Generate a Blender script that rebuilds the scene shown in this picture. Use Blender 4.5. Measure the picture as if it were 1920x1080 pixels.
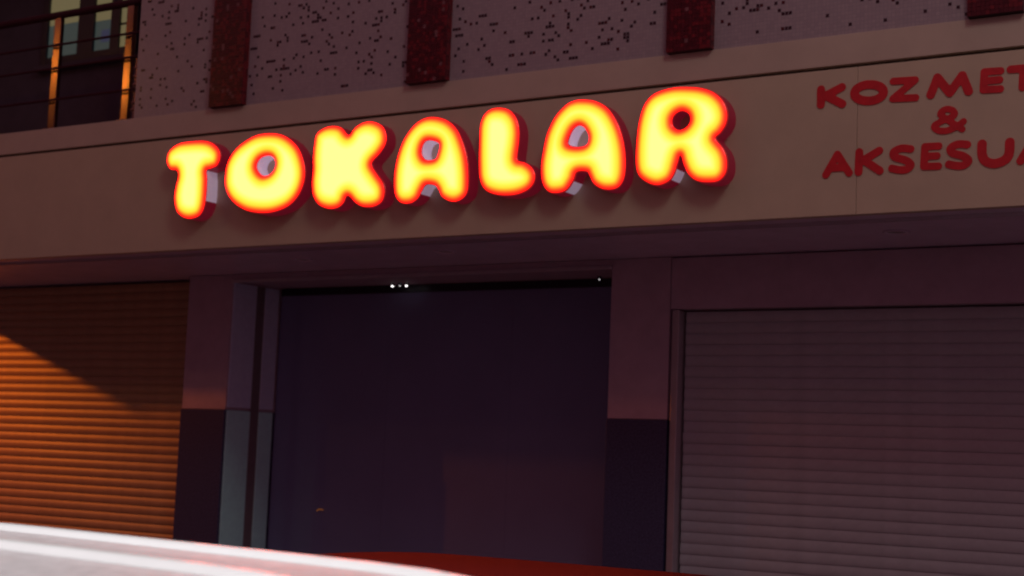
import bpy, bmesh, math, random
import numpy as np
from mathutils import Vector, Matrix
random.seed(7); rng = np.random.default_rng(7)
S = bpy.context.scene
for o in list(bpy.data.objects): bpy.data.objects.remove(o)

# ------------------------------------------------------------------ camera
F, YAW, PITCH, ROLL = 2800.0, math.radians(-31.91), math.radians(6.33), math.radians(2.227)
CAM = Vector((0, -8.5, 1.6))
fw = Vector((math.sin(YAW)*math.cos(PITCH), math.cos(YAW)*math.cos(PITCH), math.sin(PITCH)))
rt = Vector((math.cos(YAW), -math.sin(YAW), 0)); up = rt.cross(fw)
rt, up = rt*math.cos(ROLL)+up*math.sin(ROLL), up*math.cos(ROLL)-rt*math.sin(ROLL)
cam = bpy.data.cameras.new('camera'); camo = bpy.data.objects.new('camera', cam); S.collection.objects.link(camo)
M4 = Matrix((rt, up, -fw)).transposed().to_4x4(); M4.translation = CAM; camo.matrix_world = M4
cam.sensor_width = 36; cam.lens = F*36/1920; cam.clip_end = 500; cam.clip_start = .02
cam.dof.use_dof = True; cam.dof.focus_distance = 5.0; cam.dof.aperture_fstop = 4.0   # the photograph is slightly out of focus
S.camera = camo

# ------------------------------------------------------------------ night sky
W = bpy.data.worlds.new('World'); S.world = W; W.use_nodes = True
nt = W.node_tree; nt.nodes.clear()
sky = nt.nodes.new('ShaderNodeTexSky'); sky.sky_type = 'NISHITA'; sky.sun_disc = False
sky.sun_elevation = math.radians(-4); sky.sun_rotation = math.radians(200)
b1 = nt.nodes.new('ShaderNodeBackground'); b1.inputs[1].default_value = .06
b2 = nt.nodes.new('ShaderNodeBackground'); b2.inputs[0].default_value = (.22, .084, .115, 1); b2.inputs[1].default_value = 1.0   # red city glow
ad = nt.nodes.new('ShaderNodeAddShader'); wo = nt.nodes.new('ShaderNodeOutputWorld')
nt.links.new(sky.outputs[0], b1.inputs[0]); nt.links.new(b1.outputs[0], ad.inputs[0]); nt.links.new(b2.outputs[0], ad.inputs[1]); nt.links.new(ad.outputs[0], wo.inputs[0])
S.view_settings.view_transform = 'Standard'; S.view_settings.look = 'None'
S.view_settings.exposure = 0; S.view_settings.gamma = 1
S.render.engine = 'CYCLES'
S.cycles.max_bounces = 5

# ------------------------------------------------------------------ helpers
def link(o): S.collection.objects.link(o); return o
def tag(o, label=None, cat=None, group=None, kind=None):
    if label: o['label'] = label
    if cat: o['category'] = cat
    if group: o['group'] = group
    if kind: o['kind'] = kind
    return o
def thing(name, loc, label, cat, group=None):
    o = link(bpy.data.objects.new(name, None)); o.location = loc; o.empty_display_size = .1
    return tag(o, label, cat, group)
def wloc(o):
    v = Vector(o.location)
    while o.parent: o = o.parent; v += Vector(o.location)
    return v
def put(o, parent):
    """parent a mesh whose vertices are world coordinates"""
    if parent: o.parent = parent; o.location = Vector(o.location)-wloc(parent)
    return o
class MB:
    def __init__(s): s.v = []; s.f = []
    def add(s, vs, fs):
        n = len(s.v); s.v += [tuple(v) for v in vs]; s.f += [tuple(i+n for i in f) for f in fs]; return s
    def box(s, x0, x1, y0, y1, z0, z1):
        return s.add([(x0,y0,z0),(x1,y0,z0),(x1,y1,z0),(x0,y1,z0),(x0,y0,z1),(x1,y0,z1),(x1,y1,z1),(x0,y1,z1)],
                     [(0,3,2,1),(4,5,6,7),(0,1,5,4),(1,2,6,5),(2,3,7,6),(3,0,4,7)])
    def tube(s, pts, r, n=12, caps=True):
        pts = [Vector(p) for p in pts]; rs = r if isinstance(r, (list, tuple)) else [r]*len(pts)
        vs = []; fs = []; prev = None
        for i, p in enumerate(pts):
            t = (pts[min(i+1, len(pts)-1)]-pts[max(i-1, 0)]).normalized()
            a = prev if prev else (Vector((1,0,0)) if abs(t.z) > .8 else Vector((0,0,1)))
            a = (a-t*a.dot(t)).normalized(); prev = a; b = t.cross(a)
            vs += [p+(a*math.cos(k*2*math.pi/n)+b*math.sin(k*2*math.pi/n))*rs[i] for k in range(n)]
        for i in range(len(pts)-1):
            fs += [(i*n+k, i*n+(k+1) % n, (i+1)*n+(k+1) % n, (i+1)*n+k) for k in range(n)]
        if caps: fs += [tuple(range(n-1, -1, -1)), tuple(range((len(pts)-1)*n, len(pts)*n))]
        return s.add(vs, fs)
    def lathe(s, c, prof, axis='z', n=24):
        vs = []; fs = []
        for r, h in prof:
            for k in range(n):
                a = k*2*math.pi/n; u, v = r*math.cos(a), r*math.sin(a)
                d = {'z': (u, v, h), 'y': (u, h, v), 'x': (h, u, v)}[axis]
                vs.append((c[0]+d[0], c[1]+d[1], c[2]+d[2]))
        for i in range(len(prof)-1):
            fs += [(i*n+k, i*n+(k+1) % n, (i+1)*n+(k+1) % n, (i+1)*n+k) for k in range(n)]
        return s.add(vs, fs)
    def build(s, name, m, parent=None, smooth=False, bevel=0, fix=True):
        me = bpy.data.meshes.new(name); me.from_pydata(s.v, [], s.f); me.update()
        if fix:
            bm = bmesh.new(); bm.from_mesh(me); bmesh.ops.recalc_face_normals(bm, faces=bm.faces); bm.to_mesh(me); bm.free()
        if m: me.materials.append(m)
        if smooth: me.polygons.foreach_set('use_smooth', [True]*len(me.polygons))
        o = link(bpy.data.objects.new(name, me))
        if bevel:
            bv = o.modifiers.new('bevel', 'BEVEL'); bv.width = bevel; bv.segments = 2; bv.limit_method = 'ANGLE'
        if smooth and not bevel:
            me.set_sharp_from_angle(angle=math.radians(40))
        return put(o, parent)
def copy_mesh(src, parent, offset, name=None):
    o = src.copy(); link(o); o.parent = parent; o.location = Vector(src.location)+Vector(offset); return o

def mat(name, col, rough=.6, metal=0, var=.12, scale=6, bump=0, bscale=60, spec=.5, emis=None, estr=0, coat=0):
    m = bpy.data.materials.new(name); m.use_nodes = True; t = m.node_tree; p = t.nodes['Principled BSDF']
    p.inputs['Roughness'].default_value = rough; p.inputs['Metallic'].default_value = metal
    p.inputs['Specular IOR Level'].default_value = spec; p.inputs['Coat Weight'].default_value = coat
    co = t.nodes.new('ShaderNodeTexCoord')
    nz = t.nodes.new('ShaderNodeTexNoise'); nz.inputs['Scale'].default_value = scale; nz.inputs['Detail'].default_value = 6; nz.inputs['Roughness'].default_value = .65
    t.links.new(co.outputs['Object'], nz.inputs['Vector'])
    rp = t.nodes.new('ShaderNodeValToRGB'); rp.color_ramp.elements[0].position = .3; rp.color_ramp.elements[1].position = .7
    rp.color_ramp.elements[0].color = tuple(max(0, c*(1-var)) for c in col)+(1,)
    rp.color_ramp.elements[1].color = tuple(min(1, c*(1+var)) for c in col)+(1,)
    t.links.new(nz.outputs[0], rp.inputs[0]); t.links.new(rp.outputs[0], p.inputs['Base Color'])
    if bump:
        n2 = t.nodes.new('ShaderNodeTexNoise'); n2.inputs['Scale'].default_value = bscale; n2.inputs['Detail'].default_value = 4
        t.links.new(co.outputs['Object'], n2.inputs['Vector'])
        bp = t.nodes.new('ShaderNodeBump'); bp.inputs['Strength'].default_value = bump; bp.inputs['Distance'].default_value = .01
        t.links.new(n2.outputs[0], bp.inputs['Height']); t.links.new(bp.outputs[0], p.inputs['Normal'])
    if emis:
        p.inputs['Emission Color'].default_value = (*emis, 1); p.inputs['Emission Strength'].default_value = estr
    return m
def emit(name, col, strength):
    m = bpy.data.materials.new(name); m.use_nodes = True; p = m.node_tree.nodes['Principled BSDF']
    p.inputs['Base Color'].default_value = (.08, .08, .07, 1)
    p.inputs['Emission Color'].default_value = (*col, 1); p.inputs['Emission Strength'].default_value = strength
    return m

CREAM  = mat('cream_panel', (.56, .46, .33), .45, var=.06, scale=3, bump=.05)
BAND   = mat('cream_band', (.54, .44, .35), .5, var=.07, scale=3, bump=.06)
SOFFIT = mat('soffit_metal', (.70, .60, .78), .35, var=.10, scale=4, bump=.05)
PLASTER= mat('storefront_plaster', (.48, .37, .46), .7, var=.10, scale=5, bump=.15)
GRANITE= mat('black_granite', (.06, .06, .13), .25, var=.5, scale=80)
STEEL  = mat('brushed_steel', (.62, .72, .98), .5, metal=.0, var=.08, scale=20)
TEAL   = mat('teal_cladding', (.50, .95, .98), .5, var=.08, scale=20)
ALU    = mat('aluminium_trim', (.62, .60, .66), .28, metal=.9, var=.06)
GLASS  = mat('dark_tinted_glass', (.062, .125, .20), .12, var=.3, scale=2, spec=.6)
DOORGL = mat('navy_door_glass', (.19, .20, .37), .14, var=.06, scale=1.5, spec=.5)
DARKFR = mat('dark_door_frame', (.014, .010, .024), .4, var=.2)
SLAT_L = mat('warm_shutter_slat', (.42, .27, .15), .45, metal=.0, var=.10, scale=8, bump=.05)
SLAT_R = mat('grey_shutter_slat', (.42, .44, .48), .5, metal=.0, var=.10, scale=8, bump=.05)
GUIDE  = mat('guide_rail', (.50, .46, .50), .35, metal=.6, var=.08)
REDTIL = mat('red_mosaic', (.085, .007, .013), .3, var=.4, scale=30)
REDTIL2= mat('bright_red_mosaic', (.16, .012, .018), .3, var=.4, scale=30)
PALTIL = mat('pale_chip_mosaic', (.20, .08, .09), .3, var=.3, scale=30)
DRKTIL = mat('dark_mosaic', (.05, .018, .028), .25, var=.4, scale=40)
GROUT  = mat('dark_grout', (.05, .03, .035), .9, var=.2)
REDLET = mat('red_letter_paint', (.62, .022, .030), .4, var=.15, scale=12)
RETURN = mat('dark_red_acrylic_side', (.20, .010, .024), .5, var=.2, scale=8, emis=(1, .03, .11), estr=.07)
GLINT  = mat('painted_glint', (.8, .74, .82), .3, var=.1, scale=20, emis=(.75, .60, .82), estr=.22)  # pale glow put into some letter sides, stands in for white reflections
RAILM  = mat('chrome_post', (.42, .24, .16), .15, metal=1, var=.05)
RAILD  = mat('maroon_rail', (.06, .02, .028), .8, var=.15, spec=.05)
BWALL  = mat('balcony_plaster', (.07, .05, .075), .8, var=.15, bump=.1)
ASPH   = mat('asphalt', (.05, .05, .052), .85, var=.25, scale=30, bump=.5, bscale=150)
PAVE   = mat('paving_stone', (.20, .185, .185), .8, var=.15, scale=4, bump=.2)
KERB   = mat('kerb_stone', (.32, .31, .30), .8, var=.12, scale=6, bump=.2)
POLE   = mat('lamp_pole_paint', (.12, .13, .13), .45, metal=.4, var=.1)

# pale mosaic wall: tiny glazed squares drawn by the material (each is 3 px in the photo)
MOSAIC = mat('pale_mosaic', (.46, .42, .45), .32, var=.06, scale=3)
def _mosaic():
    t = MOSAIC.node_tree; p = t.nodes['Principled BSDF']; co = t.nodes['Texture Coordinate']
    sw = t.nodes.new('ShaderNodeSeparateXYZ'); cb = t.nodes.new('ShaderNodeCombineXYZ')
    t.links.new(co.outputs['Object'], sw.inputs[0]); t.links.new(sw.outputs[0], cb.inputs[0]); t.links.new(sw.outputs[2], cb.inputs[1])
    br = t.nodes.new('ShaderNodeTexBrick'); br.offset = 0; br.inputs['Scale'].default_value = 1
    br.inputs['Brick Width'].default_value = .024; br.inputs['Row Height'].default_value = .024; br.inputs['Mortar Size'].default_value = .0016; br.inputs['Mortar Smooth'].default_value = .2
    br.inputs['Color1'].default_value = (.50, .41, .43, 1); br.inputs['Color2'].default_value = (.44, .36, .385, 1); br.inputs['Mortar'].default_value = (.36, .32, .35, 1)
    t.links.new(cb.outputs[0], br.inputs['Vector'])
    mx = t.nodes.new('ShaderNodeMix'); mx.data_type = 'RGBA'; mx.blend_type = 'MULTIPLY'; mx.inputs[0].default_value = .35
    t.links.new(br.outputs['Color'], mx.inputs[6]); t.links.new(t.nodes['Color Ramp'].outputs[0], mx.inputs[7]); t.links.new(mx.outputs[2], p.inputs['Base Color'])
    bp = t.nodes.new('ShaderNodeBump'); bp.invert = True; bp.inputs['Strength'].default_value = .4; bp.inputs['Distance'].default_value = .002
    t.links.new(br.outputs['Fac'], bp.inputs['Height']); t.links.new(bp.outputs[0], p.inputs['Normal'])
_mosaic()

# ------------------------------------------------------------------ ground
XE, XR = -13.65, 3.2           # ends of the building
mb = MB(); mb.add([(-60,-40,0),(60,-40,0),(60,30,0),(-60,30,0)], [(0,1,2,3)]); tag(mb.build('road', ASPH), kind='structure')
tag(MB().box(-60, 60, -2.45, 30, .004, .145).build('pavement', PAVE), kind='structure')
tag(MB().box(-60, 60, -2.62, -2.452, .004, .155).build('kerb', KERB, bevel=.012), kind='structure')
tag(MB().box(-60, 60, -16, -9.0, .004, .145).build('pavement', PAVE), kind='structure')
tag(MB().box(-60, 60, -8.998, -8.84, .004, .155).build('kerb', KERB, bevel=.012), kind='structure')
ZG = .146

# ------------------------------------------------------------------ building
B = thing('shop_building', (-5, 1.4, ZG), 'shop building with cream fascia, speckled mosaic upper wall and recessed dark storefront', 'building')
# fascia panels with thin vertical joints, band above the dark groove
seams = [XE, -2.91, XR]
for a, b in zip(seams[:-1], seams[1:]):
    MB().box(a+.001, b-.001, 0, .06, 3.09, 3.988).build('fascia_panel', CREAM, B, bevel=.003)
for a, b in zip([XE, -1.2], [-1.2, XR]):
    MB().box(a+.002, b-.002, 0, .06, 4.010, 4.198).build('cornice_band', BAND, B, bevel=.003)
MB().box(XE+.003, XR-.003, .062, .30, 3.10, 4.196).build('fascia_core', GROUT, B)
MB().box(XE+.001, XR-.001, .064, 2.10, 3.092, 3.16).build('soffit', SOFFIT, B)
MB().box(XE-.02, XE-.002, .0, 2.12, 3.08, 4.198).build('end_panel', CREAM, B)
MB().box(-13.6, XR-.01, .20, .225, 3.070, 3.0915).build('drip_trim', ALU, B)
# upper wall (mosaic) right of the balcony
MB().box(-9.0, XR, .012, .30, 4.20, 6.9).build('mosaic_wall', MOSAIC, B)
MWALL = bpy.data.objects['mosaic_wall']
MB().box(XE, XR, .01, 1.6, 6.905, 7.1).build('roof_slab', BAND, B)
pil = [(-8.13, -7.79), (-6.23, -5.89), (-4.17, -3.86), (-2.25, -1.94), (-.3, .02), (1.65, 1.97)]
PY = -.045
for i, (a, b) in enumerate(pil):
    p = MB().box(a, b, PY+.003, .010, 4.2005, 6.88).build('pilaster', GROUT, B)
    groups = {0: MB(), 1: MB(), 2: MB()}; t = .0245; n = int((b-a)/t); t = (b-a)/n
    nrow = int(1.35/t)
    for r in range(nrow):
        z = 4.201+r*t
        for c in range(n):
            x = a+c*t; q = random.random()
            k = 2 if q < .03 else (1 if q < .24+.35*(c > n*.72) else 0)  # more bright tiles at the right, standing in for the lamplit side
            dy = random.uniform(0, .0015)
            groups[k].box(x+.0008, x+t-.0008, PY-dy, PY+.004, z+.0008, z+t-.0008)
        for c in range(2):     # right-hand side of the pilaster, lamplight put in as brighter tiles
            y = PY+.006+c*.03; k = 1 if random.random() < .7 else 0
            groups[k].box(b-.001, b+.002+random.uniform(0, .001), y, y+.028, z+.0008, z+t-.0008)
    for k, m in ((0, REDTIL), (1, REDTIL2), (2, PALTIL)):
        o = groups[k].build('mosaic_tiles', m, p, fix=False); o['kind'] = 'stuff'
# scattered dark tiles in the pale mosaic
g = .024; dm = MB(); dm2 = MB()
from mathutils import noise
x = -8.99
nx = int((XR+9.0)/g)
for i in range(1, nx):
    for j in range(1, int(1.4/g)):
        x = -9.0+i*g; z = 4.20+j*g
        if any(a-g < x < b+.004 for a, b in pil): continue
        dens = .045+.025*(z-4.2)+.07*max(0, noise.noise((x*1.3, z*2.2, 3.1))+.35)
        if j < 3: dens *= .35
        if random.random() < dens:
            L = 1 if random.random() < .86 else random.choice((2, 3))
            for q in range(L):
                xx = x+q*g
                if any(a-g < xx < b+.004 for a, b in pil): break
                (dm if random.random() < .8 else dm2).box(xx+.002, xx+g-.0035, .0095-random.uniform(0, .0012), .014, z+.002, z+g-.0035)
o = dm.build('mosaic_tiles', DRKTIL, MWALL, fix=False); o['kind'] = 'stuff'
o = dm2.build('mosaic_tiles', REDTIL, MWALL, fix=False); o['kind'] = 'stuff'
# balcony recess
MB().box(XE, -9.002, .062, 1.55, 4.10, 4.197).build('balcony_floor', BAND, B)
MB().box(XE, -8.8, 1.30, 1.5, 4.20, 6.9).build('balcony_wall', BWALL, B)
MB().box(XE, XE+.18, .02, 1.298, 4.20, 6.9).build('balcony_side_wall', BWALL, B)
# storefront behind the overhang
DX0, DX1, SY = -9.09, -5.28, 1.40
MB().box(DX0-.004, DX1+.004, SY, SY+.62, 3.032, 3.088).build('lintel', PLASTER, B)
MB().box(DX0, DX1, SY-.022, SY-.002, 3.012, 3.040).build('lintel_trim', ALU, B, bevel=.004)
for a, b in ((-9.61, DX0), (DX1, -4.79)):
    MB().box(a, b, SY, SY+.70, 1.892, 3.088).build('pier', PLASTER, B)
    MB().box(a-.004, b+(.004 if b > -6 else 0), SY-.012, SY+.70, ZG, 1.888).build('dado_slab', GRANITE, B, bevel=.003)
MB().box(.62, XR, SY, SY+.7, ZG, 3.088).build('pier', PLASTER, B)
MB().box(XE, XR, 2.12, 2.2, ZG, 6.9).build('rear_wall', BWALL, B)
# steel cladding of the left door reveal, two strips above and below the dado line
for (y0, y1) in ((1.412, 1.715), (1.835, 2.02)):
    MB().box(DX0+.002, DX0+.014, y0, y1, 1.912, 3.02).build('reveal_panel', STEEL, B, bevel=.003)
    MB().box(DX0+.002, DX0+.014, y0, y1, ZG, 1.888).build('reveal_panel', TEAL, B, bevel=.003)
MB().box(DX0+.001, DX0+.006, 1.717, 1.833, ZG, 3.02).build('reveal_joint', mat('reveal_joint_paint', (.20, .17, .19), .6), B)

# ------------------------------------------------------------------ door
D_ = thing('shop_door', (-7.2, 2.05, ZG), 'wide dark tinted glass shop door recessed under the lit sign', 'door')
w3 = (DX1-DX0-.02)/3
for k in range(3):
    a = DX0+.016+k*w3
    MB().box(a+.0006, a+w3-.0006, 2.045, 2.062, ZG+.06, 2.965).build('glass_pane', DOORGL, D_)
fr = MB()
for k in range(4): fr.box(DX0+.016+k*w3-.005*(k > 0), DX0+.016+k*w3+.005*(k < 3), 2.048, 2.075, ZG, 3.03)
fr.build('door_frame', DARKFR, D_)
MB().box(DX0+.04, DX1-.03, 2.034, 2.074, 2.967, 3.028).build('top_rail', DARKFR, D_)
MB().box(DX0+.04, DX1-.03, 2.034, 2.074, ZG, ZG+.058).build('bottom_rail', DARKFR, D_)
MB().tube([(-8.50, 2.015, 1.03), (-8.47, 2.005, 1.045), (-8.43, 2.015, 1.042)], .006).build('light_trail', emit('trail_glow', (1, .30, .05), .12), D_)  # glowing squiggle added for the trail of a tiny orange light
for k, x in enumerate((-7.70, -7.62, -7.55, -5.66)):
    t = thing('led_spot', (x, 1.9, 3.03), ['tiny white light under the door lintel, leftmost of a group of three', 'tiny white light under the door lintel, middle of a group of three', 'tiny white light under the door lintel, rightmost of a group of three', 'single faint tiny light at the right end of the door lintel'][k], 'light', 'tiny lights under the door lintel')
    MB().lathe((x, 1.9, 0), [(0, 3.031), (.016, 3.031), (.016, 3.012), (.012, 3.010)]).build('housing', DARKFR, t)
    rr = (.011, .006, .011, .006)[k]
    MB().lathe((x, 1.9, 3.008), [(0, -rr), (rr*.7, -rr*.7), (rr, 0), (rr*.7, rr*.7), (0, rr)], n=12).build('lens', emit('led_lens', (1, .95, .95), (3, 1.2, 3, .9)[k]), t)

# ------------------------------------------------------------------ soffit downlights
for k, (x, y) in enumerate(((-7.75, .74), (-6.31, .66), (-2.89, .72))):
    t = thing('recessed_downlight', (x, y, 3.09), ['unlit recessed downlight in the soffit below the letters O and K', 'unlit recessed downlight in the soffit below the first letter A', 'unlit recessed downlight in the soffit above the grey shutter'][k], 'light', 'unlit downlights in the soffit')
    MB().lathe((x, y, 0), [(.085, 3.0915), (.088, 3.085), (.075, 3.081), (.066, 3.087), (.064, 3.0915)], n=32).build('rim', SOFFIT, t, smooth=True)
    MB().lathe((x, y, 0), [(.0, 3.0895), (.064, 3.0905)], n=32).build('lens', mat('frosted_lens', (.3, .26, .28), .25), t)

# ------------------------------------------------------------------ roller shutters
def shutter(name, label, x0, x1, y, ztop, m, pitch=.08, bulge=.011):
    t = thing(name, ((x0+x1)/2, y, ZG), label, 'roller shutter')
    prof = []
    for i in range(9):
        u = i/8; prof.append((-bulge*math.sin(math.pi*min(1, u*1.06))**.7 if 0 < u < .95 else 0, u*(pitch-.006)))
    mb = MB(); n = len(prof)
    vs = [(x, y+dy, dz) for x in (x0, x1) for dy, dz in prof]
    mb.add(vs, [(i, i+1, n+i+1, n+i) for i in range(n-1)])
    mb.add([(x0, y+.006, -.003), (x1, y+.006, -.003), (x1, y+.006, pitch), (x0, y+.006, pitch)], [(0, 1, 2, 3)])
    first = None; z = ztop-pitch
    while z > ZG+.05:
        if first is None:
            mb.v = [(a, b, c+z) for a, b, c in mb.v]; first = mb.build('slat', m, t, smooth=True); z0 = z
        else: copy_mesh(first, t, (random.uniform(-.002, .002), random.uniform(-.0015, .0015), z-z0))
        z -= pitch
    MB().box(x0+.02, x1-.02, y-.022, y+.01, ZG, z+pitch-.004).build('bottom_bar', GUIDE, t, bevel=.004)
    return t
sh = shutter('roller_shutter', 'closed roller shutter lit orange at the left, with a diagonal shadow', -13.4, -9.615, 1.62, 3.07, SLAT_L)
MB().box(-13.47, -13.40, 1.56, 1.66, ZG, 3.088).build('guide_rail', GUIDE, sh, bevel=.003)
sh = shutter('roller_shutter', 'closed dim grey roller shutter with a pale guide rail at the right', -4.70, .55, 1.50, 2.69, SLAT_R, bulge=.006)
MB().box(-4.765, -4.712, 1.395, 1.54, ZG, 2.695).build('guide_rail', GUIDE, sh, bevel=.004)
MB().box(.552, .61, 1.395, 1.54, ZG, 2.695).build('guide_rail', GUIDE, sh, bevel=.004)
MB().box(-4.785, .615, 1.402, 1.75, 2.702, 3.082).build('housing', PLASTER, sh, bevel=.005)

# ------------------------------------------------------------------ balcony window and railing
PALEC = emit('lit_pale_curtain', (.60, .50, .24), .20); TEALC = emit('lit_teal_curtain', (.16, .24, .22), .17); BLUEC = emit('lit_blue_curtain', (.10, .13, .26), .2)
wn = thing('balcony_window', (-11.1, 1.29, 5.2), 'dim lit balcony window with yellowish blind behind the balcony railing', 'window')
def wp(name, m, x0, x1, z0, z1, y=1.285): return MB().box(x0, x1, y, y+.008, z0, z1).build(name, m, wn)
for (x0, x1, zs, m2, zb) in ((-11.60, -11.17, 5.63, TEALC, 5.30), (-10.95, -10.72, 5.60, TEALC, 5.30), (-10.60, -10.43, 5.30, None, 5.30)):
    if m2:
        wp('blind', PALEC, x0, x1, zs, 6.4); wp('curtain', m2, x0, x1, zb, zs-.004)
    else:
        wp('blind', PALEC, x0, x1, zb, 5.52); wp('blind', PALEC, x0, x1, 5.545, 6.4)
wp('curtain', BLUEC, -10.86, -10.75, 5.38, 5.50, 1.281)
fm = MB()
for a, b in ((-11.68, -11.602), (-11.168, -10.952), (-10.718, -10.602), (-10.428, -10.36)): fm.box(a, b, 1.262, 1.299, 5.22, 6.4)
fm.box(-11.68, -10.36, 1.264, 1.298, 5.22, 5.298); fm.build('window_frame', DARKFR, wn)
MB().box(-11.72, -10.32, 1.22, 1.298, 5.17, 5.215).build('sill', BWALL, wn)

rl = thing('balcony_railing', (-10.5, .1, 4.2), 'metal balcony railing with chrome posts and thin horizontal rails', 'railing')
for x in (-13.1, -11.6, -10.08, -9.2):
    p = MB().box(x-.042, x+.042, .085, .125, 4.2, 5.20).build('post', RAILM, rl, bevel=.006)
    MB().lathe((x, .10, 4.2), [(.075, .001), (.075, .012), (.05, .02), (.044, .02)]).build('base_plate', RAILM, p)
MB().tube([(XE+.2, .10, 5.225), (-9.0, .10, 5.225)], .032, 14).build('top_rail', RAILD, rl, smooth=True)
for z in (4.94, 4.735, 4.46):
    MB().tube([(XE+.2, .045, z), (-9.0, .045, z)], .011, 10).build('rail', RAILD, rl, smooth=True)
e = MB().tube([(-9.07, .08, 4.21), (-9.07, .08, 4.74)], .016, 12).build('end_post', RAILM, rl, smooth=True)
for z in (4.29, 4.35, 4.45, 4.50, 4.57, 4.64):
    MB().lathe((-9.07, .08, z), [(.017, -.010), (.034, -.009), (.040, 0), (.034, .009), (.017, .010)], n=20).build('collar', RAILM, e, smooth=True)

# ------------------------------------------------------------------ letters from signed distance fields
def back(px, py, Y):
    d = rt*(px-960)-up*(py-540)+fw*F; t = (Y-CAM.y)/d.y
    return (CAM.x+d.x*t, CAM.z+d.z*t)
def catmull(P, closed=True, k=6):
    P = np.array(P, float); n = len(P); out = []
    rng_ = range(n) if closed else range(n-1)
    for i in rng_:
        if closed: a, b, c, d = P[i-1], P[i], P[(i+1) % n], P[(i+2) % n]
        else: a, b, c, d = P[max(i-1, 0)], P[i], P[i+1], P[min(i+2, n-1)]
        for s in range(k):
            t = s/k; out.append(.5*((2*b)+(-a+c)*t+(2*a-5*b+4*c-d)*t*t+(-a+3*b-3*c+d)*t**3))
    if not closed: out.append(P[-1])
    return np.array(out)
def seg_dist(G, A, Bp):
    d = Bp-A; L = (d*d).sum(); t = np.clip(((G-A)@d)/max(L, 1e-12), 0, 1)
    return np.sqrt(((G-A-t[:, None]*d)**2).sum(1))
def poly_sd(G, P):
    dist = np.full(len(G), 1e9); ins = np.zeros(len(G), bool)
    for i in range(len(P)):
        A, Bp = P[i-1], P[i]; dist = np.minimum(dist, seg_dist(G, A, Bp))
        c = (A[1] > G[:, 1]) != (Bp[1] > G[:, 1])
        with np.errstate(divide='ignore', invalid='ignore'):
            xi = (Bp[0]-A[0])*(G[:, 1]-A[1])/(Bp[1]-A[1])+A[0]
        ins ^= c & (G[:, 0] < xi)
    return np.where(ins, dist, -dist)          # positive inside
def sdf_mesh(fn, x0, x1, z0, z1, h):
    xs = np.arange(x0-2*h, x1+2*h, h); zs = np.arange(z0-2*h, z1+2*h, h); nx, nz = len(xs), len(zs)
    G = np.array([(x, z) for z in zs for x in xs]); D = fn(G); D = np.where(abs(D) < 1e-6, 1e-6, D)
    V = []; val = []; idx = {}; faces = []; edges = []
    def vert(key, p, v):
        if key not in idx: idx[key] = len(V); V.append(p); val.append(v)
        return idx[key]
    for j in range(nz-1):
        for i in range(nx-1):
            c = [j*nx+i, j*nx+i+1, (j+1)*nx+i+1, (j+1)*nx+i]
            if all(D[k] < 0 for k in c): continue
            poly = []; cut = []
            for q in range(4):
                a, b = c[q], c[(q+1) % 4]
                if D[a] > 0: poly.append(vert(a, G[a], D[a]))
                if (D[a] > 0) != (D[b] > 0):
                    t = D[a]/(D[a]-D[b]); w = vert((min(a, b), max(a, b)), G[a]+(G[b]-G[a])*t, 0.0); poly.append(w); cut.append(w)
            if len(poly) >= 3: faces.append(tuple(poly))
            if len(cut) == 2: edges.append((cut[0], cut[1]))
    return np.array(V), np.array(val), faces, edges

# glowing translucent face: the LED light inside fades towards the rim of each letter
FACE = bpy.data.materials.new('glowing_acrylic_face'); FACE.use_nodes = True
t = FACE.node_tree; p = t.nodes['Principled BSDF']; p.inputs['Base Color'].default_value = (.5, .03, .02, 1); p.inputs['Roughness'].default_value = .3
at = t.nodes.new('ShaderNodeAttribute'); at.attribute_name = 'rim_distance'
co = t.nodes.new('ShaderNodeTexCoord'); nz = t.nodes.new('ShaderNodeTexNoise'); nz.inputs['Scale'].default_value = 2.6; nz.inputs['Detail'].default_value = 1
t.links.new(co.outputs['Object'], nz.inputs['Vector'])
ma = t.nodes.new('ShaderNodeMath'); ma.operation = 'MULTIPLY_ADD'; ma.inputs[1].default_value = .022; t.links.new(nz.outputs[0], ma.inputs[0]); 
sb = t.nodes.new('ShaderNodeMath'); sb.operation = 'SUBTRACT'; sb.inputs[1].default_value = .011; t.links.new(at.outputs['Fac'], sb.inputs[0]); t.links.new(sb.outputs[0], ma.inputs[2])
mr = t.nodes.new('ShaderNodeMapRange'); mr.inputs['From Min'].default_value = 0; mr.inputs['From Max'].default_value = .115; t.links.new(ma.outputs[0], mr.inputs['Value'])
rp = t.nodes.new('ShaderNodeValToRGB'); cr = rp.color_ramp
cr.elements[0].position = 0; cr.elements[0].color = (.22, .004, .006, 1)
for pos, c in ((.055, (1.0, .014, .010)), (.12, (6, .03, .012)), (.20, (9, .10, .015)), (.31, (12, .36, .02)), (.44, (16, .78, .04)), (.62, (18, .95, .08))):
    e = cr.elements.new(pos); e.color = (*c, 1)
cr.elements[-1].position = 1.0; cr.elements[-1].color = (20, 1.15, .32, 1)
t.links.new(mr.outputs[0], rp.inputs[0]); t.links.new(rp.outputs[0], p.inputs['Emission Color']); p.inputs['Emission Strength'].default_value = 1

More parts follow.
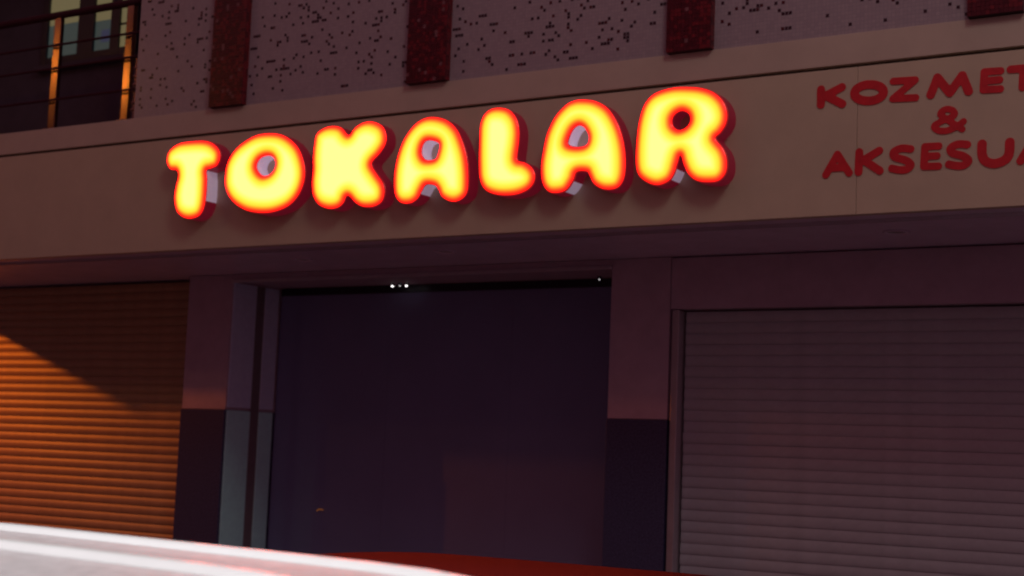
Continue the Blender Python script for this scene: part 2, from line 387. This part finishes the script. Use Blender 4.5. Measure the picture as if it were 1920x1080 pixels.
z2 = lambda L: [(300+x/3.4286, 180+y/3.4286) for x, y in L]
z3 = lambda L: [(860+x/3.4286, 140+y/3.4286) for x, y in L]
z4 = lambda L: [(1380+x/3, y/3) for x, y in L]
LET = [
 ('T', z2([(75,340),(130,305),(200,292),(280,285),(340,300),(385,345),(392,400),(370,450),(330,468),(303,480),(305,540),(300,640),(285,720),(255,770),(200,790),(150,780),(110,740),(95,660),(105,580),(120,520),(112,480),(70,472),(48,430),(52,380)]), None,
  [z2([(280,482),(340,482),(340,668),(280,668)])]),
 ('O', z2([(700,238),(800,255),(880,320),(925,420),(935,520),(905,620),(840,700),(750,745),(650,757),(550,735),(470,680),(425,600),(420,510),(440,420),(500,330),(600,260)]),
  z2([(685,385),(725,392),(745,430),(735,475),(705,505),(665,512),(635,485),(625,445),(645,405)]), []),
 ('K', z2([(1060,205),(1120,192),(1170,205),(1205,245),(1225,248),(1255,205),(1310,170),(1370,165),(1430,195),(1455,250),(1450,310),(1415,370),(1372,420),(1368,450),(1400,500),(1440,560),(1450,620),(1430,680),(1380,712),(1310,715),(1260,690),(1222,648),(1200,648),(1180,690),(1140,720),(1080,725),(1020,700),(985,640),(978,560),(985,480),(985,400),(995,310),(1010,245)]), None, []),
 ('A', [(808,219),(835,224),(855,240),(868,265),(877,295),(880,330),(877,360),(865,374),(848,378),(830,370),(822,355),(815,348),(800,347),(792,358),(784,372),(770,381),(752,380),(741,365),(739,335),(743,305),(752,275),(765,250),(785,228)],
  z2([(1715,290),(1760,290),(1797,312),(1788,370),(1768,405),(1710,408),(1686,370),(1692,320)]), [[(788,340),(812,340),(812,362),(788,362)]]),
 ('L', z3([(270,212),(330,230),(375,285),(392,360),(388,440),(378,520),(385,553),(430,565),(475,600),(495,650),(480,710),(430,755),(350,778),(250,775),(175,745),(138,680),(130,580),(135,440),(140,330),(165,260),(210,222)]), None, []),
 ('A', z3([(800,160),(880,170),(960,215),(1020,300),(1055,400),(1072,520),(1070,640),(1045,710),(1000,740),(930,740),(870,705),(840,650),(825,628),(765,630),(745,680),(700,745),(640,765),(580,755),(540,700),(530,600),(545,480),(570,370),(620,270),(690,195),(745,167)]),
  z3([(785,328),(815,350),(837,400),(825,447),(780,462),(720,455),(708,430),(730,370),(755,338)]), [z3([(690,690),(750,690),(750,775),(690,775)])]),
 ('R', z3([(1480,78),(1570,85),(1650,115),(1710,175),(1735,250),(1725,320),(1690,375),(1658,405),(1670,430),(1710,480),(1732,550),(1725,630),(1680,685),(1610,698),(1530,685),(1475,640),(1445,575),(1428,520),(1410,575),(1395,630),(1360,685),(1290,715),(1220,700),(1160,650),(1140,570),(1145,430),(1160,300),(1195,190),(1260,120),(1370,85)]),
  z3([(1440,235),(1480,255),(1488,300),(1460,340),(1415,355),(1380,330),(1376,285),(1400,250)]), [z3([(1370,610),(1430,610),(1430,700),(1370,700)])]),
]
LDEP = .115
lab = ['glowing yellow and red letter T, first of the illuminated sign', 'glowing yellow and red letter O of the illuminated sign', 'glowing yellow and red letter K of the illuminated sign', 'glowing yellow and red letter A between K and L', 'glowing yellow and red letter L of the illuminated sign', 'glowing yellow and red letter A between L and R', 'glowing yellow and red letter R, last and largest of the illuminated sign']
def inbox(p, boxes):
    return any(min(b[0] for b in bx) <= p[0] <= max(b[0] for b in bx) and min(b[1] for b in bx) <= p[1] <= max(b[1] for b in bx) for bx in boxes)
for k, (ch, out, hole, pale) in enumerate(LET):
    P = catmull([back(x, y, -LDEP) for x, y in out]); Hh = catmull([back(x, y, -LDEP) for x, y in hole]) if hole else None
    def fn(G, P=P, Hh=Hh):
        d = poly_sd(G, P)
        return np.minimum(d, -poly_sd(G, Hh)) if Hh is not None else d
    V, val, fs, es = sdf_mesh(fn, P[:,0].min(), P[:,0].max(), P[:,1].min(), P[:,1].max(), .0095)
    cx, zb = P[:,0].mean(), P[:,1].min()
    T = thing('channel_letter', (cx, 0, zb), lab[k], 'sign letter', 'illuminated letters on the fascia')
    dome = .022*np.sqrt(np.clip(val/.05, 0, 1))
    mb = MB(); mb.add([(v[0], -LDEP-d, v[1]) for v, d in zip(V, dome)], [tuple(reversed(f)) for f in fs])
    fo = mb.build('face', FACE, T, smooth=True, fix=False)
    fo.data.attributes.new('rim_distance', 'FLOAT', 'POINT').data.foreach_set('value', val.astype(np.float32))
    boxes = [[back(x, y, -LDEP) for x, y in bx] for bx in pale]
    ret, glint, glint2 = MB(), MB(), MB()
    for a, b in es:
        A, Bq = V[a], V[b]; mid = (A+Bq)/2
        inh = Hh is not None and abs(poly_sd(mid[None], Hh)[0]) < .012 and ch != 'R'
        tgt = glint if inh else glint2 if inbox(mid, boxes) else ret
        tgt.add([(A[0], -LDEP, A[1]), (Bq[0], -LDEP, Bq[1]), (Bq[0], .004, Bq[1]), (A[0], .004, A[1])], [(0, 1, 2, 3)])
    def weld(o):
        bm = bmesh.new(); bm.from_mesh(o.data); bmesh.ops.remove_doubles(bm, verts=bm.verts, dist=1e-5); bmesh.ops.recalc_face_normals(bm, faces=bm.faces); bm.to_mesh(o.data); bm.free()
    weld(ret.build('side_return', RETURN, T, smooth=True, fix=False))
    for l_ in (glint, glint2):
        if l_.f: weld(l_.build('glint_side', GLINT, T, smooth=True, fix=False))

# flat red letters, strokes with round ends
SM = [
 ('K', 'word KOZMET, first letter K', [[(478,503),(477,588)],[(595,490),(500,540)],[(510,540),(597,584)]], 20, 0),
 ('O', 'word KOZMET, letter O', [[(748+82*math.cos(a*math.pi/12), 521-46*math.sin(a*math.pi/12)-4*math.cos(a*math.pi/12)) for a in range(25)]], 21, 0),
 ('Z', 'word KOZMET, letter Z', [[(884,457),(1008,449),(882,555),(1010,549)]], 17, 0),
 ('M', 'word KOZMET, letter M', [[(1095,533),(1133,436),(1202,522),(1272,424),(1308,513)]], 20, 0),
 ('E', 'word KOZMET, letter E', [[(1397,404),(1391,505)],[(1397,404),(1488,398)],[(1394,456),(1482,448)],[(1391,505),(1486,500)]], 17, 0),
 ('T', 'word KOZMET, letter T at the picture edge', [[(1545,390),(1692,378)],[(1618,384),(1612,490)]], 18, 0),
 ('&', 'ampersand sign between the two rows of words', [[(1272,726),(1165,657),(1152,633),(1185,613),(1224,625),(1222,652),(1150,685),(1114,710),(1140,734),(1190,734),(1240,712),(1280,682)]], 15, 1),
 ('A', 'word AKSESUA, first letter A', [[(505,983),(570,868),(636,972)],[(540,945),(612,941)]], 18, 0),
 ('K', 'word AKSESUA, letter K', [[(693,855),(689,967)],[(805,847),(710,905)],[(722,903),(808,960)]], 19, 0),
 ('S', 'word AKSESUA, first letter S', [[(982,838),(930,834),(886,856),(895,884),(950,900),(983,925),(960,952),(918,955),(877,947)]], 18, 1),
 ('E', 'word AKSESUA, letter E', [[(1062,825),(1056,936)],[(1062,825),(1140,821)],[(1060,880),(1130,876)],[(1056,936),(1138,934)]], 17, 0),
 ('S', 'word AKSESUA, second letter S', [[(1300,813),(1248,811),(1207,834),(1218,861),(1273,876),(1307,901),(1283,928),(1240,932),(1197,924)]], 18, 1),
 ('U', 'word AKSESUA, letter U', [[(1384,810),(1384,868),(1403,905),(1452,920),(1508,902),(1535,866),(1540,800)]], 21, 1),
 ('A', 'word AKSESUA, last letter A', [[(1600,905),(1668,790),(1737,890)],[(1637,863),(1707,857)]], 18, 0),
]
for ch, lb, strokes, r, sm in SM:
    segs = []
    allp = []
    for s in strokes:
        Q = np.array([back(x, y, -.005) for x, y in z4(s)])
        if sm or ch == 'O': Q = catmull(Q, False, 5)
        allp.append(Q); segs += list(zip(Q[:-1], Q[1:]))
    A_ = np.vstack(allp); R_ = r/3*.0038
    def fn(G, segs=segs, R_=R_):
        d = np.full(len(G), 1e9)
        for a, b in segs: d = np.minimum(d, seg_dist(G, a, b))
        return R_-d
    V, val, fs, es = sdf_mesh(fn, A_[:,0].min()-R_, A_[:,0].max()+R_, A_[:,1].min()-R_, A_[:,1].max()+R_, .007)
    mb = MB(); mb.add([(v[0], -.005, v[1]) for v in V], [tuple(reversed(f)) for f in fs])
    for a, b in es: mb.add([(V[a][0],-.005,V[a][1]),(V[b][0],-.005,V[b][1]),(V[b][0],-.001,V[b][1]),(V[a][0],-.001,V[a][1])], [(0,1,2,3)])
    o = mb.build('flat_letter', REDLET, None, fix=False)
    nm = 'flat dark red %s' % lb if ch == '&' else 'flat dark red letter in the %s' % lb
    tag(o, nm, 'sign letter', 'flat red letters on the fascia')

# ------------------------------------------------------------------ cars
def car(name, label, center, yaw, ztop, paint, roofm, ribs):
    T = thing(name, (center[0], center[1], 0), label, 'car')
    T.rotation_euler.z = yaw
    def b(mbb, nm, m, par=None, smooth=True, bevel=0):
        o = mbb.build(nm, m, None, smooth=smooth, bevel=bevel); o.parent = par or T; return o
    zr = ztop
    def loft(secs, close=True):
        mb = MB(); n = len(secs[0]); vs = [v for s in secs for v in s]
        fs = [(i*n+k, i*n+(k+1) % n, (i+1)*n+(k+1) % n, (i+1)*n+k) for i in range(len(secs)-1) for k in range(n)]
        fs += [tuple(range(n-1, -1, -1)), tuple(range((len(secs)-1)*n, len(secs)*n))]
        return mb.add(vs, fs)
    def sec(x, w, z0, z1, r=.10, crown=.02, tuck=.06):
        h = z1-z0
        return [(x, -w+tuck, z0), (x, w-tuck, z0), (x, w-.01, z0+.25*h), (x, w, z0+.6*h), (x, w-.03, z1-r*.5), (x, w-r, z1), (x, 0, z1+crown), (x, -w+r, z1), (x, -w+.03, z1-r*.5), (x, -w, z0+.6*h), (x, -w+.01, z0+.25*h)]
    belt = .66*zr
    body = [sec(-2.02, .62, .38, .62), sec(-1.95, .74, .26, .76), sec(-1.6, .82, .22, belt-.02), sec(-.9, .84, .20, belt), sec(.3, .84, .20, belt), sec(.95, .83, .20, belt-.03), sec(1.6, .80, .22, .72), sec(1.95, .72, .27, .64), sec(2.05, .60, .36, .56)]
    bo = b(loft(body), 'body', paint)
    sm = bo.modifiers.new('sub', 'SUBSURF'); sm.levels = 2; sm.render_levels = 2
    def gsec(x, w, z0, z1, wt): return [(x, -w, z0), (x, w, z0), (x, wt, z1), (x, -wt, z1)]
    gl = [gsec(-1.75, .74, belt-.06, belt-.02, .70), gsec(-1.30, .76, belt-.06, zr-.075, .60), gsec(0, .78, belt-.06, zr-.06, .63), gsec(.45, .78, belt-.06, zr-.08, .61), gsec(1.20, .75, belt-.08, belt-.05, .70)]
    b(loft(gl), 'window_glass', GLASS, smooth=False)
    # roof skin, crowned both ways
    mb = MB(); xs = [-1.36+1.98*i/22 for i in range(23)]; ys = [-.64+1.28*j/28 for j in range(29)]
    vs = []
    for x in xs:
        for y in ys:
            u = (x+.37)/.99; z = zr-.075*abs(u)**8*(1.2 if u > 0 else 1)-.010*abs(y/.64)**3.0
            if ribs:
                z += 0.0
            vs.append((x, y*(1-.05*u*u), z))
    n = len(ys)
    mb.add(vs, [(i*n+j, (i+1)*n+j, (i+1)*n+j+1, i*n+j+1) for i in range(len(xs)-1) for j in range(n-1)])
    ro = b(mb, 'roof', roofm); sd = ro.modifiers.new('s', 'SOLIDIFY'); sd.thickness = .03; sd.offset = -1
    if ribs:
        for y in (-.60, -.27, .27, .60):
            pts = []
            for i in range(15):
                x = -1.28+1.80*i/14; u = (x+.37)/.99
                pts.append((x, y, zr-.075*abs(u)**8*(1.2 if u > 0 else 1)-.010*abs(y/.64)**3+.004))
            big = abs(y) > .5
            rb = MB(); pr = [(-.032, -.006), (-.022, .004), (-.008, .009), (.008, .009), (.022, .004), (.032, -.006)]; m_ = len(pr)
            rb.add([(p[0], p[1]+dy, p[2]+dz*(0 if i in (0, 14) else 1)) for i, p in enumerate(pts) for dy, dz in pr], [(i*m_+k, (i+1)*m_+k, (i+1)*m_+k+1, i*m_+k+1) for i in range(14) for k in range(m_-1)])
            b(rb, 'roof_rib', WHITEP, ro)
    for s in (-1, 1):
        for pts in ([(-1.72, .73, belt-.03), (-1.3, .63, zr-.085)], [(-.35, .775, belt-.03), (-.33, .635, zr-.07)], [(1.16, .74, belt-.04), (.52, .62, zr-.085)]):
            b(MB().tube([(x, s*y, z) for x, y, z in pts], .03, 8), 'pillar', paint)
        b(MB().box(-.02, .16, s*.80-.03, s*.80+.03, belt+.03-.2, belt-.145), 'door_handle', paint, smooth=False, bevel=.01)
        m_ = MB().lathe((.92, s*.90, belt+.06), [(0, -.05), (.06, -.045), (.08, 0), (.06, .05), (0, .055)], 'x'); b(m_, 'mirror', paint)
        for x in (-1.28, 1.28):
            w = b(MB().lathe((x, s*.76, .31), [(.19, -.10), (.29, -.10), (.31, -.06), (.31, .06), (.29, .10), (.19, .10)], 'y', 32), 'wheel', TYRE)
            b(MB().lathe((x, s*.76, .31), [(0, .07*s), (.06, .085*s), (.10, .05*s), (.185, .085*s), (.20, .10*s)], 'y', 20), 'rim', ALU, w)
        b(MB().box(1.86, 1.98, s*.56-.12, s*.56+.12, .56, .66), 'headlight', LAMPG, smooth=False, bevel=.03)
        b(MB().box(-1.99, -1.88, s*.58-.10, s*.58+.10, .62, .76), 'tail_light', TAILG, smooth=False, bevel=.02)
    b(MB().box(-2.055, -2.0, -.7, .7, .34, .48), 'bumper', paint, smooth=False, bevel=.02)
    return T
WHITEP = mat('white_car_paint', (.70, .70, .70), .25, var=.03, coat=.6)
DUSTY  = mat('dusty_white_roof', (.34, .325, .33), .5, var=.22, scale=38, coat=.1)
REDP   = mat('red_car_paint', (.022, .001, .003), .6, var=.08, spec=.06)
TYRE   = mat('tyre_rubber', (.02, .02, .02), .8); LAMPG = mat('headlamp_glass', (.5, .5, .5), .1); TAILG = mat('tail_lamp_glass', (.3, .01, .01), .15)
yw = math.radians(-7.6)
car('white_car', 'white car in the near foreground, only its ribbed roof shows at bottom left', (-1.98+.3, -7.085-.04, 0), yw, 1.415, WHITEP, DUSTY, True)
car('red_car', 'dark red car behind the white one, only its curved roof shows at the bottom', (-2.8, -4.75, 0), math.pi, 1.255, REDP, REDP, False)

# ------------------------------------------------------------------ street lamps (all outside the picture, they light the place)
def street_lamp(label, base, head, col, power, radius=.12, spot=None, glow=None, br=.085, blend=.5, aim=(0, 0, -1)):
    T = thing('street_lamp', base, label, 'street lamp')
    bx, by, bz_ = base; hx, hy, hz = head
    MB().tube([(bx, by, bz_), (bx, by, bz_+.6), (bx, by, hz+.25)], [.075, .065, .045], 14).build('pole', POLE, T, smooth=True)
    MB().tube([(bx, by, hz+.2), ((bx+hx)/2, (by+hy)/2, hz+.30), (hx, hy, hz+.20)], .03, 10).build('arm', POLE, T, smooth=True)
    MB().lathe((hx, hy, hz), [(0, .22), (.08, .21), (.20, .12), (.22, .075), (.20, .075), (.05, .10), (0, .11)], n=24).build('lamp_hood', POLE, T, smooth=True)
    if glow: MB().lathe((hx, hy, hz+.02), [(0, -br), (br*.7, -br*.7), (br, 0), (br*.7, br*.7), (0, br*.8)], n=16).build('bulb', emit('bulb', col, glow), T, smooth=True)
    else: MB().lathe((hx, hy, hz+.09), [(0, -.008), (.17, 0), (0, .006)], n=20).build('lens', emit('lamp_lens', col, 4), T)
    L = bpy.data.lights.new('lamp_light', 'SPOT' if spot else 'POINT'); L.color = col; L.energy = power; L.shadow_soft_size = radius
    if spot: L.spot_size = math.radians(spot); L.spot_blend = blend
    lo = link(bpy.data.objects.new('lamp_light', L)); lo.location = (hx, hy, hz-.02-br)
    lo.rotation_euler = Vector(aim).to_track_quat('-Z', 'Y').to_euler()
    put(lo, T)
a = .5
street_lamp('low sodium street lamp beyond the left end of the building', (XE-2.1*a-.5, -a-.9, ZG), (XE-2.1*a, -a, 3.09+.76*a+.105), (1, .20, .012), 320, .02, spot=50, blend=.3, aim=(4, 2, -1.8))
street_lamp('tall sodium street lamp on the left side of the road', (-17.5, -9.4, ZG), (-16.3, -5.9, 6.75), (1, .40, .06), 2, .1, glow=110, br=.11)
street_lamp('white street lamp arching over the white car', (-3.0, -9.3, ZG), (-2.4, -7.2, 5.2), (.95, 1, 1), 780, .12, spot=75)
street_lamp('pale street lamp on the near pavement at the right', (2.0, -9.6, ZG), (1.0, -6.0, 10.5), (.98, .95, .88), 430, 1.4)

# ------------------------------------------------------------------ unseen building added across the street to block low sky and shade the storefront
OB = thing('shade_building', (-20, -15, ZG), 'unseen dark building added across the street to shade the storefront', 'building')
OPW = mat('brown_render', (.16, .11, .10), .85, var=.15, scale=2, bump=.2)
MB().box(-40, -5.5, -20, -14.6, ZG, 11).build('wall', OPW, OB)
MB().box(-40.2, -5.3, -20.2, -14.4, 11.002, 11.3).build('roof', OPW, OB)
w0 = None
for k in range(13):
    for j in range(3):
        o = None
        if w0 is None:
            w0 = MB().box(-38.5, -37.1, -14.598, -14.56, 3.6, 5.1).build('window', GLASS, OB)
        else: copy_mesh(w0, OB, (k*2.5, 0, j*2.4))
MB().box(-22, -20.8, -14.598, -14.55, ZG, 2.4).build('door', DARKFR, OB)
